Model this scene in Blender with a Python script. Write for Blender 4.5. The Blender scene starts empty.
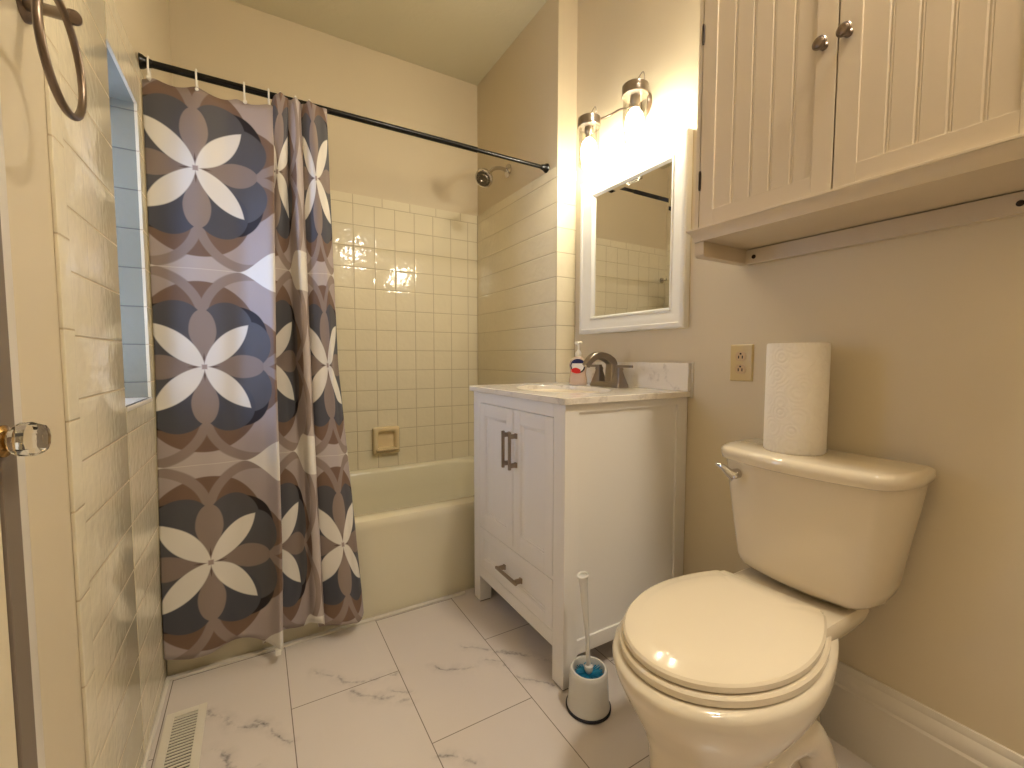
import bpy, bmesh, math, random
from mathutils import Vector, Matrix
random.seed(7)
SC = bpy.context.scene
PI = math.pi

# ------------------------------------------------------------------ camera
H = 0.9977
def _cam():
    yaw, pitch, roll = -0.529, -0.0613, 0.0015
    cy, sy = math.cos(yaw), math.sin(yaw)
    f = Vector((-sy*math.cos(pitch), cy*math.cos(pitch), math.sin(pitch)))
    r = Vector((cy, sy, 0)); u = r.cross(f)
    c, s = math.cos(roll), math.sin(roll)
    R, U = c*r + s*u, -s*r + c*u
    cam = bpy.data.cameras.new('camera'); o = bpy.data.objects.new('camera', cam)
    SC.collection.objects.link(o)
    m = Matrix((R, U, -f)).transposed().to_4x4(); m.translation = (0, 0, H)
    o.matrix_world = m
    cam.sensor_width = 36; cam.sensor_fit = 'HORIZONTAL'; cam.lens = 439.8/1024*36
    cam.clip_start = 0.02
    SC.camera = o
_cam()

# ------------------------------------------------------------------ world, exposure, daylight
W = bpy.data.worlds.new('sky'); SC.world = W; W.use_nodes = True
W.node_tree.nodes['Background'].inputs[0].default_value = (0.54, 0.68, 1.0, 1)
W.node_tree.nodes['Background'].inputs[1].default_value = 6.5
SC.view_settings.view_transform = 'Standard'; SC.view_settings.look = 'None'
SC.view_settings.gamma = 1; SC.view_settings.use_curve_mapping = False
SC.view_settings.exposure = 0.50
BULB = 98.0          # emission of the two bulbs over the mirror
HALL_FILL = 40.0           # added unseen fill light in the hall behind the camera (watts)
BATH_FILL = 80.0          # added unseen fill light in the bathroom, above and behind the camera
BULB_COL = (1.0, 0.92, 0.74)

# ------------------------------------------------------------------ node expression helper
class E:
    def __init__(s, nt, v): s.nt, s.v = nt, v
    def _m(s, op, *a, clamp=False):
        n = s.nt.nodes.new('ShaderNodeMath'); n.operation = op; n.use_clamp = clamp
        for i, x in enumerate((s,) + a):
            x = x.v if isinstance(x, E) else x
            if isinstance(x, (int, float)): n.inputs[i].default_value = x
            else: s.nt.links.new(x, n.inputs[i])
        return E(s.nt, n.outputs[0])
    def __add__(s, o): return s._m('ADD', o)
    __radd__ = __add__
    def __sub__(s, o): return s._m('SUBTRACT', o)
    def __rsub__(s, o): return (s*-1.0) + o
    def __mul__(s, o): return s._m('MULTIPLY', o)
    __rmul__ = __mul__
    def __truediv__(s, o): return s._m('DIVIDE', o)
    def abs(s): return s._m('ABSOLUTE')
    def sqrt(s): return s._m('SQRT')
    def fract(s): return s._m('FRACT')
    def floor(s): return s._m('FLOOR')
    def min(s, o): return s._m('MINIMUM', o)
    def max(s, o): return s._m('MAXIMUM', o)
    def gt(s, o): return s._m('GREATER_THAN', o)
    def sin(s): return s._m('SINE')
    def clamp(s): return s._m('ADD', 0.0, clamp=True)
    def edge(s, w): return (s*(1.0/w) + 0.5).clamp()      # 1 where s > 0, soft over w

def new_mat(name):
    m = bpy.data.materials.new(name); m.use_nodes = True
    return m, m.node_tree, m.node_tree.nodes['Principled BSDF']
def lin(c):
    return tuple(((x/12.92) if x <= .04045 else ((x+.055)/1.055)**2.4) for x in c) + (1,)
def noise(nt, scale, detail=2, vec=None, rough=.5, out=0):
    n = nt.nodes.new('ShaderNodeTexNoise'); n.inputs['Scale'].default_value = scale
    n.inputs['Detail'].default_value = detail; n.inputs['Roughness'].default_value = rough
    if vec is None:
        t = nt.nodes.new('ShaderNodeNewGeometry'); vec = t.outputs['Position']
    nt.links.new(vec, n.inputs['Vector']); return n.outputs[out]
def bump(nt, b, h, strength, dist=.002):
    n = nt.nodes.new('ShaderNodeBump'); n.inputs['Strength'].default_value = strength
    n.inputs['Distance'].default_value = dist
    nt.links.new(h, n.inputs['Height']); nt.links.new(n.outputs[0], b.inputs['Normal'])
def pos(nt):
    g = nt.nodes.new('ShaderNodeNewGeometry'); s = nt.nodes.new('ShaderNodeSeparateXYZ')
    nt.links.new(g.outputs['Position'], s.inputs[0])
    return [E(nt, s.outputs[i]) for i in range(3)]
def mixc(nt, fac, a, b):
    n = nt.nodes.new('ShaderNodeMix'); n.data_type = 'RGBA'
    def put(x, i):
        if isinstance(x, tuple): n.inputs[i].default_value = x
        else: nt.links.new(x, n.inputs[i])
    if isinstance(fac, E): nt.links.new(fac.v, n.inputs[0])
    elif isinstance(fac, float): n.inputs[0].default_value = fac
    else: nt.links.new(fac, n.inputs[0])
    put(a, 6); put(b, 7); return n.outputs[2]

def mat(name, col, rough=.5, metal=0., spec=.5, bs=0., bscale=80, bdist=.001, coat=0., var=0.):
    m, nt, b = new_mat(name)
    c = lin(col)
    b.inputs['Base Color'].default_value = c
    if var:
        dark = tuple(x*(1-var) for x in c[:3]) + (1,)
        nt.links.new(mixc(nt, noise(nt, 6, 3), dark, c), b.inputs['Base Color'])
    b.inputs['Roughness'].default_value = rough; b.inputs['Metallic'].default_value = metal
    b.inputs['Specular IOR Level'].default_value = spec; b.inputs['Coat Weight'].default_value = coat
    if bs: bump(nt, b, noise(nt, bscale, 3), bs, bdist)
    return m

def tile_mat(name, axis, h0, col, grout, z0=1.7989, t=.1095, near_col=None, side=0.):
    m, nt, b = new_mat(name); P = pos(nt); h, z = P[axis], P[2]
    top = (z - z0).gt(0.0)
    per = top*(.1524-t) + t
    fx = ((((h-h0)/per) + .5).fract() - .5).abs()*per
    fz = ((((z-z0)/t) + .5).fract() - .5).abs()*t
    if near_col:            # a column of bull-nose pieces along the near edge
        near = (near_col - h).gt(0.0)
        fz2 = ((((z-.585)/.1524) + .5).fract() - .5).abs()*.1524
        fz = fz*(1.0-near) + fz2*near
        fx = (fx + near).min((h-near_col).abs())
    fx = fx + side*.004
    d = fx.min(fz)
    g = 1.0 - (d - .0016).edge(.0012)
    c = mixc(nt, noise(nt, 9, 2), lin(tuple(x*.965 for x in col)), lin(col))
    nt.links.new(mixc(nt, g, c, lin(grout)), b.inputs['Base Color'])
    nt.links.new((g*.5+.09).v, b.inputs['Roughness'])
    n1 = E(nt, noise(nt, 42, 1.5)); n2 = E(nt, noise(nt, 14, 1))
    hgt = n1*.9 + n2*.8 - g*.9 - (1.0-(d*120.0).clamp())*.35
    bump(nt, b, hgt.v, .55, .0022)
    return m

def floor_mat():
    m, nt, b = new_mat('marble_floor_tile'); X, Y, Z = pos(nt)
    w, L = .3065, .612
    col = ((X-.0605)/w); ci = col.floor()
    odd = (ci*.5).fract().gt(.25)
    yy = (Y-1.34)/L + odd*.5
    fx = ((col+.5).fract()-.5).abs()*w; fy = ((yy+.5).fract()-.5).abs()*L
    g = 1.0 - (fx.min(fy) - .0012).edge(.0008)
    # marble veins: distance to hand placed strokes, wobbled
    nv = nt.nodes.new('ShaderNodeSeparateColor'); nt.links.new(noise(nt, 11, 4, rough=.65, out=1), nv.inputs[0])
    nx = (E(nt, nv.outputs[0])-.5)*.075; ny = (E(nt, nv.outputs[1])-.5)*.075
    px, py = X+nx, Y+ny
    VE = [[(0.130,1.471),(0.190,1.411),(0.208,1.373),(0.258,1.347),(0.307,1.343),(0.363,1.339)],
      [(0.228,1.318),(0.253,1.281),(0.311,1.240),(0.364,1.203)], [(0.318,1.266),(0.369,1.236)],
      [(0.477,1.299),(0.505,1.270),(0.575,1.230)], [(0.590,1.343),(0.661,1.282),(0.724,1.235)],
      [(0.629,1.243),(0.666,1.208),(0.680,1.160)], [(-0.142,1.447),(-0.096,1.397),(-0.079,1.359),(-0.026,1.322)],
      [(-0.026,1.341),(0.012,1.287),(0.056,1.218)], [(0.373,1.000),(0.406,0.970),(0.440,0.926)],
      [(0.653,1.290),(0.720,1.228),(0.777,1.172),(0.803,1.119)], [(0.685,1.129),(0.722,1.088),(0.750,1.044)],
      [(-.12,1.30),(-.07,1.22),(-.02,1.19)], [(.12,.98),(.2,.93),(.3,.94)], [(1.0,.62),(1.1,.52),(1.2,.40)]]
    dmin = None
    for l in VE:
        for (ax, ay), (bx, by) in zip(l, l[1:]):
            dx, dy = bx-ax, by-ay; q = dx*dx+dy*dy
            t = ((px-ax)*(dx/q) + (py-ay)*(dy/q)).clamp()
            ex = px - ax - t*dx; ey = py - ay - t*dy
            d = (ex*ex+ey*ey)
            dmin = d if dmin is None else dmin.min(d)
    dmin = dmin.sqrt()
    patch = (E(nt, noise(nt, 16, 4, rough=.7))-.40)*3.2
    core = (1.0 - dmin*(1/.007)).clamp()*patch.clamp()
    halo = (1.0 - dmin*(1/.030)).clamp()*patch.clamp()
    v = (core*.80 + halo*.30).clamp()
    soft = (E(nt, noise(nt, 3.5, 4, rough=.6)) - .5)*.5 + .25
    base = mixc(nt, soft.clamp(), lin((.86,.82,.79)), lin((.80,.765,.74)))
    c = mixc(nt, v, base, lin((.42,.40,.41)))
    c = mixc(nt, g, c, lin((.50,.46,.42)))
    nt.links.new(c, b.inputs['Base Color'])
    b.inputs['Roughness'].default_value = .24
    bump(nt, b, (g*-1.0).v, .3, .001)
    return m

def curtain_mat():
    m, nt, b = new_mat('printed_curtain_fabric')
    uv = nt.nodes.new('ShaderNodeUVMap'); uv.uv_map = 'UVMap'
    s = nt.nodes.new('ShaderNodeSeparateXYZ'); nt.links.new(uv.outputs[0], s.inputs[0])
    A0, B0 = E(nt, s.outputs[0]), E(nt, s.outputs[1])
    A = (A0+.5).fract() - .5; B = (B0+.5).fract() - .5
    a, bb = A.abs(), B.abs()
    w = .006
    def disc(cx, cy, r, x=a, y=bb):
        dx, dy = x-cx, y-cy
        return r - (dx*dx+dy*dy).sqrt()
    def M(c, d, col): return mixc(nt, d.edge(w), c, lin(col))
    mauve = (.60,.55,.54); pale = (.70,.655,.64); white = (.87,.85,.82)
    brown = (.45,.355,.30); black = (.12,.09,.11); char = (.315,.31,.33); taupe = (.55,.49,.46)
    navy = (.22,.245,.32); ring = (.55,.49,.465)
    c = mixc(nt, 0.0, lin(mauve), lin(mauve))
    ringd = (disc(.238,.245,.260)).min(-1.0*disc(.236,.244,.214))
    c = M(c, disc(.235,.245,.235), (.645,.595,.585))
    c = M(c, (disc(.235,.245,.262)*-1.0), pale)
    # white eye centred on the corner of four cells
    ca, cb = .5 - a, .5 - bb
    se = (1.0 - ca*(1/.325)).clamp(); se = (se*1.6).clamp(); he = se*se*(3.0-2.0*se)*.105
    # brown lobes
    br = disc(0,.17,.268).max(disc(.17,0,.268))
    c = M(c, br, brown)
    c = M(c, ringd, ring)
    c = M(c, he-cb, white)
    # dark core
    c = M(c, disc(.165,.165,.152), black)
    lo = disc(.115,.21,.126).max(disc(.21,.115,.126)).max(disc(0,0,.27))
    vert = (bb-a)
    lobe = disc(.115,.21,.126)
    c = M(c, lo, char)
    c = mixc(nt, lobe.edge(w)*((B*-1.0).edge(w))*.35, c, lin(navy))
    # white petals
    T = .217
    u1 = (a+bb)*.7071; v1 = (a-bb)*.7071; hl = T*.7071
    R = .262; off = R-.0535
    du = u1-hl
    def d2(sgn): 
        q = v1 + off*sgn
        return R - (du*du+q*q).sqrt()
    # dark-brown star in the core gap
    # teardrops along the axes
    def tear(p, q):         # p across, q along
        t = (q*(1/.185)).clamp(); low = t*t*(3.0-2.0*t)*.058+.004
        k = ((q-.185)*(1/.110)).max(0.0).min(.999); up = (1.0-k*k).sqrt()*.062
        inb = (q-.185).gt(0.0)
        wd = low*(1.0-inb) + up*inb
        return (wd - p).min((.292-q))
    c = M(c, tear(a, bb), taupe)
    c = M(c, tear(bb, a), (.52,.46,.43))
    c = M(c, .075 - (a.min(bb)*6.0 + a.max(bb)), (.40,.33,.30))
    c = M(c, d2(1).min(d2(-1)), white)
    c = M(c, .012-(a.max(bb)), (.62,.55,.53))
    # side hem: a slightly darker double layer
    n = E(nt, noise(nt, 2.2, 2))
    nt.links.new(c, b.inputs['Base Color'])
    b.inputs['Roughness'].default_value = .62; b.inputs['Specular IOR Level'].default_value = .35
    b.inputs['Sheen Weight'].default_value = .08
    h = E(nt, noise(nt, 14, 3)) + E(nt, noise(nt, 500, 1))*.03
    bump(nt, b, h.v, .35, .004)
    return m

def glass_mat(name, tint=(1,1,1), refl=.9, thick=.35):
    m = bpy.data.materials.new(name); m.use_nodes = True; nt = m.node_tree
    for n in list(nt.nodes):
        if n.type != 'OUTPUT_MATERIAL': nt.nodes.remove(n)
    out = nt.nodes['Material Output']
    tr = nt.nodes.new('ShaderNodeBsdfTransparent'); tr.inputs[0].default_value = tint + (1,)
    gl = nt.nodes.new('ShaderNodeBsdfGlossy'); gl.inputs['Roughness'].default_value = .03
    lw = nt.nodes.new('ShaderNodeLayerWeight'); lw.inputs[0].default_value = thick
    k = (E(nt, lw.outputs['Fresnel'])*refl).clamp()
    mx = nt.nodes.new('ShaderNodeMixShader'); nt.links.new(k.v, mx.inputs[0])
    nt.links.new(tr.outputs[0], mx.inputs[1]); nt.links.new(gl.outputs[0], mx.inputs[2])
    nt.links.new(mx.outputs[0], out.inputs[0]); return m
def emit_mat(name, col, s):
    m = bpy.data.materials.new(name); m.use_nodes = True; nt = m.node_tree
    nt.nodes.remove(nt.nodes['Principled BSDF'])
    e = nt.nodes.new('ShaderNodeEmission'); e.inputs[0].default_value = tuple(col) + (1,); e.inputs[1].default_value = s
    nt.links.new(e.outputs[0], nt.nodes['Material Output'].inputs[0]); return m

M = dict(
 wall=mat('beige_wall_paint', (.84,.785,.68), .55, bs=.12, bscale=160, bdist=.001, var=.03),
 ceil=mat('ceiling_paint', (.84,.81,.71), .75, bs=.5, bscale=45, bdist=.003),
 hall=mat('hall_dark_bounce_cut', (.36,.28,.21), .6),
 trim=mat('white_trim_paint', (.86,.83,.78), .35, bs=.05, bscale=60),
 cream=mat('cream_trim_paint', (.87,.80,.68), .4),
 door=mat('door_paint', (.86,.81,.70), .4, bs=.1),
 stile=mat('shaded_taupe_door_edge', (.47,.42,.37), .5),
 tub=mat('almond_tub_enamel', (.87,.84,.74), .12, coat=.4),
 dish=mat('almond_ceramic', (.87,.79,.63), .14, coat=.4),
 grey_tile=None,
 porcelain=mat('biscuit_porcelain', (.87,.82,.73), .08, coat=.5),
 seat=mat('biscuit_plastic_seat', (.885,.83,.73), .12, coat=.3),
 vanity=mat('white_vanity_lacquer', (.92,.905,.89), .32),
 dark_gap=mat('duct_shade_colour', (.12,.09,.07), .9),
 nickel=mat('brushed_nickel', (.60,.56,.52), .28, 1.0),
 chrome=mat('chrome', (.80,.78,.76), .08, 1.0),
 pewter=mat('antique_pewter', (.52,.46,.41), .35, 1.0),
 bronze=mat('brushed_bronze', (.64,.58,.52), .36, 1.0),
 black=mat('black_rod_enamel', (.035,.03,.03), .25, .3),
 ringw=mat('white_ring_plastic', (.93,.91,.87), .3),
 frame=mat('white_mirror_frame', (.92,.91,.89), .3),
 mirror=mat('silvered_mirror', (.93,.93,.92), .015, 1.0),
 cab=mat('cream_cabinet_paint', (.80,.74,.65), .42, bs=.05, bscale=120),
 hinge=mat('dark_hinge', (.16,.11,.08), .4, .6),
 plate=mat('ivory_outlet_plastic', (.80,.71,.50), .3),
 recept=mat('ivory_receptacle', (.78,.67,.50), .3),
 slot=mat('outlet_slot', (.10,.05,.03), .6),
 brushw=mat('white_brush_plastic', (.84,.83,.81), .25),
 teal=mat('blue_brush_bristles', (.08,.50,.66), .5),
 navy=mat('navy_rubber_ring', (.04,.04,.12), .5),
 core=mat('cardboard_core', (.62,.50,.36), .8),
 vent=mat('white_register_enamel', (.86,.83,.77), .35),
 soap_w=mat('white_pump_plastic', (.94,.92,.88), .3),
 label_w=mat('label_white', (.92,.90,.90), .4),
 label_b=mat('label_navy', (.08,.12,.35), .4),
 label_r=mat('label_red', (.80,.08,.10), .4),
 label_k=mat('label_dark_ring', (.12,.13,.17), .4),
 brass=mat('aged_brass', (.72,.58,.36), .25, 1.0),
)
TC, GR = (.91,.87,.77), (.72,.66,.55)
M['tile_back'] = tile_mat('cream_tile_back', 0, .4661, TC, GR)
M['tile_side'] = tile_mat('cream_tile_side', 1, 2.449, TC, GR, side=1.)
M['tile_end'] = tile_mat('cream_tile_end', 0, 1.1863, TC, GR)
M['tile_left'] = tile_mat('cream_tile_left', 1, 2.449, TC, (.77,.70,.58), near_col=1.038, side=1.)
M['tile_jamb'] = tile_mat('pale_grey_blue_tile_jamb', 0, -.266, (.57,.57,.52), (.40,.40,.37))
M['floor'] = floor_mat(); M['curtain'] = curtain_mat()
M['jar'] = glass_mat('clear_jar_glass', (.99,.985,.96), .45, .3)
M['pane'] = glass_mat('window_pane_glass', (.95,.97,1.0), .6)
M['bulb'] = emit_mat('lit_warm_bulb', BULB_COL, BULB)
def quartz():
    m, nt, b = new_mat('white_quartz_counter')
    n = E(nt, noise(nt, 26, 6, rough=.75)); n2 = E(nt, noise(nt, 7, 4, rough=.6))
    v = (1.0-((n2-.5).abs()*26.0)).clamp()*(((n-.42)*4.0).clamp())*.55
    c = mixc(nt, v, lin((.90,.87,.83)), lin((.58,.53,.50)))
    nt.links.new(c, b.inputs['Base Color']); b.inputs['Roughness'].default_value = .12
    return m
M['quartz'] = quartz()
def crystal():
    m, nt, b = new_mat('faceted_crystal')
    b.inputs['Transmission Weight'].default_value = 1; b.inputs['Roughness'].default_value = .02
    b.inputs['IOR'].default_value = 1.5; b.inputs['Base Color'].default_value = (.93,.92,.88,1); return m
M['crystal'] = crystal()
def towel():
    m, nt, b = new_mat('embossed_paper_towel')
    b.inputs['Base Color'].default_value = lin((.97,.945,.91)); b.inputs['Roughness'].default_value = .9
    v = nt.nodes.new('ShaderNodeTexVoronoi'); v.inputs['Scale'].default_value = 26
    g = nt.nodes.new('ShaderNodeNewGeometry'); nt.links.new(g.outputs['Position'], v.inputs['Vector'])
    h = (E(nt, v.outputs['Distance'])*26.0).sin()*.5 + E(nt, noise(nt, 400, 2))*.4
    bump(nt, b, h.v, .5, .0016); return m
M['towel'] = towel()
def liquid():
    m, nt, b = new_mat('clear_pink_soap_bottle')
    b.inputs['Base Color'].default_value = lin((.93,.84,.78)); b.inputs['Roughness'].default_value = .1
    b.inputs['Transmission Weight'].default_value = .45; b.inputs['IOR'].default_value = 1.2; return m
M['liquid'] = liquid()

# ------------------------------------------------------------------ object helpers
COL = SC.collection
BASE = {}
def tag(o, label, cat, group=None):
    o['label'] = label; o['category'] = cat
    if group: o['group'] = group
    return o
def thing(name, label, cat, base, group=None):
    o = bpy.data.objects.new(name, None); COL.objects.link(o); o.empty_display_size = .05
    o.location = base; BASE[o.name] = Vector(base)
    return tag(o, label, cat, group)
def obj(name, bm, m, parent=None, base=None, smooth=40, label=None):
    b = BASE[parent.name] if parent is not None else Vector(base or (0,0,0))
    bmesh.ops.recalc_face_normals(bm, faces=bm.faces)
    bmesh.ops.translate(bm, verts=bm.verts, vec=-b)
    me = bpy.data.meshes.new(name); bm.to_mesh(me); bm.free()
    for x in (m if isinstance(m, (list, tuple)) else [m]): me.materials.append(x)
    o = bpy.data.objects.new(name, me); COL.objects.link(o)
    if smooth:
        me.polygons.foreach_set('use_smooth', [True]*len(me.polygons))
        try: me.set_sharp_from_angle(angle=math.radians(smooth))
        except Exception: pass
    if parent is not None: o.parent = parent
    else: o.location = b
    BASE[o.name] = b
    if label: o['label'] = label
    return o
def struct(name, bm, m, **k):
    o = obj(name, bm, m, **k); o['kind'] = 'structure'; return o
def NB(): return bmesh.new()
def box(bm, lo, hi, bev=0., seg=2, mi=0):
    lo, hi = [min(a,b) for a,b in zip(lo,hi)], [max(a,b) for a,b in zip(lo,hi)]
    r = bmesh.ops.create_cube(bm, size=1)
    for v in r['verts']:
        for i in range(3): v.co[i] = lo[i] + (v.co[i]+.5)*(hi[i]-lo[i])
    fs = list({f for v in r['verts'] for f in v.link_faces})
    for f in fs: f.material_index = mi
    if bev:
        es = list({e for v in r['verts'] for e in v.link_edges})
        bmesh.ops.bevel(bm, geom=es, offset=bev, segments=seg, profile=.6, affect='EDGES')
    return bm
def B(lo, hi, bev=0., seg=2): return box(NB(), lo, hi, bev, seg)
def loft(bm, loops, cap0=True, cap1=True, closed=True, mi=0):
    rows = [[bm.verts.new(p) for p in l] for l in loops]
    n = len(rows[0]); fs = []
    for a, b in zip(rows, rows[1:]):
        for i in range(n if closed else n-1):
            j = (i+1) % n
            fs.append(bm.faces.new((a[i], a[j], b[j], b[i])))
    if cap0: fs.append(bm.faces.new(rows[0][::-1]))
    if cap1: fs.append(bm.faces.new(rows[-1]))
    for f in fs: f.material_index = mi
    return rows
def rect_loop(x0, x1, y0, y1, z, r=0., n=6):
    r = max(r, 1e-4); pts = []
    for cx, cy, a0 in ((x1-r,y1-r,0),(x0+r,y1-r,90),(x0+r,y0+r,180),(x1-r,y0+r,270)):
        for k in range(n+1):
            a = math.radians(a0 + 90*k/n); pts.append((cx+r*math.cos(a), cy+r*math.sin(a), z))
    return pts
def frame_axes(ax):
    ax = Vector(ax).normalized(); t = Vector((0,0,1)) if abs(ax.z) < .9 else Vector((1,0,0))
    u = ax.cross(t).normalized(); return ax, u, ax.cross(u)
def lathe(bm, prof, c, ax=(0,0,1), n=32, mi=0, squash=(1,1)):
    A, u, v = frame_axes(ax); c = Vector(c); loops = []
    for r, h in prof:
        r = max(r, 1e-5)
        loops.append([c + A*h + u*(r*math.cos(2*PI*k/n)*squash[0]) + v*(r*math.sin(2*PI*k/n)*squash[1]) for k in range(n)])
    loft(bm, loops, mi=mi); return bm
def tube(bm, path, r, n=12, mi=0, closed=False):
    P = [Vector(p) for p in path]; N = len(P); loops = []; up = None
    for i in range(N):
        if closed: d = (P[(i+1)%N]-P[i-1])
        else: d = P[min(i+1,N-1)] - P[max(i-1,0)]
        d.normalize()
        if up is None: _, u, _ = frame_axes(d)
        else: u = (up - d*up.dot(d)).normalized()
        up = u; w = d.cross(u); rr = r[i] if isinstance(r, (list, tuple)) else r
        loops.append([P[i] + (u*math.cos(2*PI*k/n) + w*math.sin(2*PI*k/n))*rr for k in range(n)])
    if closed:
        rows = [[bm.verts.new(p) for p in l] for l in loops]
        for i in range(N):
            a, b = rows[i], rows[(i+1)%N]
            for k in range(n): bm.faces.new((a[k], a[(k+1)%n], b[(k+1)%n], b[k]))
    else: loft(bm, loops, mi=mi)
    return bm
def smooth_path(pts, n=8):
    P = [Vector(p) for p in pts]; out = []
    for i in range(len(P)-1):
        a, b, c, d = P[max(i-1,0)], P[i], P[i+1], P[min(i+2,len(P)-1)]
        for k in range(n):
            t = k/n; out.append(.5*((2*b)+(c-a)*t+(2*a-5*b+4*c-d)*t*t+(3*b-a-3*c+d)*t**3))
    out.append(P[-1]); return out
def prism(bm, poly, axis, a0, a1, bev=0.):
    """poly: 2D points in the two other axes (in xyz order), extruded along axis from a0 to a1"""
    def p3(q, a):
        q = list(q); q.insert(axis, a); return q
    before = set(bm.verts)
    loft(bm, [[p3(q, a0) for q in poly], [p3(q, a1) for q in poly]])
    if bev:
        vs = [v for v in bm.verts if v not in before]
        es = list({e for v in vs for e in v.link_edges})
        bmesh.ops.bevel(bm, geom=es, offset=bev, segments=2, profile=.6, affect='EDGES')
    return bm

# ------------------------------------------------------------------ the room
XL, XR, XT, YB, YE, ZC = -.266, 1.2971, 1.1863, 2.449, 1.6345, 2.6085
XP = -.272                                    # painted left wall
YJ1, YJ2, ZS, ZJ = 1.356, 1.650, .878, 1.7115  # window recess
struct('floor', B((-.9,-1.6,-.08),(1.6,2.7,0)), M['floor'], smooth=0)
struct('ceiling', B((-.9,-1.6,ZC),(1.6,2.7,ZC+.1)), M['ceil'], smooth=0)
struct('wall_back', B((-.9,YB+.006,0),(1.6,YB+.12,ZC)), M['wall'], smooth=0)
struct('wall_right', B((XR,-.45,0),(XR+.12,YB+.12,ZC)), M['wall'], smooth=0)
bm = B((XT+.006,YE+.006,0),(XR+.001,YB+.006,ZC)); struct('wall_alcove', bm, M['wall'], smooth=0)
bm = NB(); x0, x1 = XP-.20, XP
box(bm, (x0,-.45,0), (x1,YJ1-.006,ZC)); box(bm, (x0,YJ2+.006,0), (x1,YB+.006,ZC))
box(bm, (x0,YJ1-.006,0), (x1,YJ2+.006,ZS-.012)); box(bm, (x0,YJ1-.006,ZJ+.006), (x1,YJ2+.006,ZC))
struct('wall_left', bm, M['wall'], smooth=0)
bm = NB(); y0, y1 = -.57, -.45
box(bm, (-.9,y0,0), (-.2,y1,ZC)); box(bm, (.62,y0,0), (1.6,y1,ZC)); box(bm, (-.2,y0,2.08), (.62,y1,ZC))
struct('wall_front', bm, M['wall'], smooth=0)
bm = NB(); box(bm, (-.9,-1.6,0), (1.6,-1.5,ZC)); box(bm, (-.9,-1.5,0), (-.8,-.57,ZC)); box(bm, (1.5,-1.5,0), (1.6,-.57,ZC))
struct('wall_hall', bm, M['hall'], smooth=0)  # unseen hall walls coloured dark to cut light bounced through the doorway
# tile skins
ZT = 1.847
struct('wall_back_tile', B((XL,YB,.30),(XT,YB+.006,ZT),.003), M['tile_back'])
struct('wall_alcove_tile', B((XT,YE,.0),(XT+.006,YB,ZT),.003), M['tile_side'])
struct('wall_end_tile', B((XT,YE,.0),(XR,YE+.006,ZT),.003), M['tile_end'])
bm = NB(); yn = .989
box(bm, (XP-.001,yn,0), (XL,YJ1,ZT),.005); box(bm, (XP-.001,YJ2,0), (XL,YB,ZT)); box(bm, (XP-.001,YJ1,0), (XL,YJ2,ZS)); box(bm, (XP-.001,YJ1,ZJ), (XL,YJ2,ZT))
struct('wall_left_tile', bm, M['tile_left'])
# recess lining
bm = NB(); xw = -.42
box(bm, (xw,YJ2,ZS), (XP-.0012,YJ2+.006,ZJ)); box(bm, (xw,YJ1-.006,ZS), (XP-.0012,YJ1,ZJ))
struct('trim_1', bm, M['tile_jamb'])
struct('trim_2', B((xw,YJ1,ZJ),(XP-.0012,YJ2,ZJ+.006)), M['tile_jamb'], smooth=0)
struct('window_sill', B((xw,YJ1,ZS-.012),(XL+.003,YJ2,ZS),.002), M['trim'])
# window
bm = NB(); xa, xb = xw-.04, xw
for (a, b_) in (((xa,YJ1,ZS),(xb,YJ1+.03,ZJ)), ((xa,YJ2-.03,ZS),(xb,YJ2,ZJ)), ((xa,YJ1,ZS),(xb,YJ2,ZS+.035)), ((xa,YJ1,ZJ-.035),(xb,YJ2,ZJ)), ((xa+.005,YJ1,1.275),(xb-.005,YJ2,1.31))):
    box(bm, a, b_, .003)
wf = struct('window_1', bm, M['trim'])
pn = obj('pane', B((xa+.015,YJ1+.02,ZS+.02),(xa+.02,YJ2-.02,ZJ-.02)), M['pane'], wf, smooth=0)
# right baseboard (profile in x,z extruded along y) with a cap moulding
prof = [(XR,0),(XR-.020,0),(XR-.020,.150),(XR-.0165,.156),(XR-.0175,.166),(XR-.015,.180),(XR-.009,.190),(XR-.009,.198),(XR-.006,.2065),(XR,.2065)]
bm = NB(); loft(bm, [[(x,y,z) for x,z in prof] for y in (-.45,1.0)]); struct('baseboard_right', bm, M['trim'], smooth=25)
bm = NB(); tube(bm, smooth_path([(XL+.003,.99,.006),(XL+.006,1.64,.006)],2), .007, 8)
struct('baseboard_left', bm, M['trim'])
struct('trim_3', B((XL,1.648,0),(.74,1.664,.008),.003), M['trim'])       # caulk bead along the tub
# casing on the painted wall, door lying open against it
struct('trim_4', B((XP-.001,.715,0),(XP+.014,.800,2.1),.006,3), M['trim'])
dr = struct('door_1', B((-.268,-.20,.01),(-.236,.665,2.06),.002), M['door'], smooth=0)
obj('lock_stile', B((-.270,.666,.01),(-.2335,.703,2.06),.002), M['stile'], dr, label='lock edge of the door with its shade painted taupe', smooth=0)  # shade along the lock stile is put into its taupe colour
obj('door_panel', B((-.236,.03,.2),(-.232,.55,.85),.0015), M['door'], dr)
bm = NB(); lathe(bm, [(.017,0),(.017,.003),(.012,.006),(.009,.0075),(.0115,.009),(.0115,.0105)], (-.2335,.668,.908), (1,-.12,.03), 24)
kn = obj('door_knob', bm, M['brass'], dr, label='brass rosette and neck')
bm = NB(); lathe(bm, [(.0075,.0),(.0145,.004),(.0185,.011),(.0185,.020),(.0150,.028),(.008,.0305)], (-.2275,.6665,.9085), (1,-.12,.03), 12)
obj('knob_glass', bm, M['crystal'], kn, smooth=0, label='faceted clear glass knob')

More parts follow.
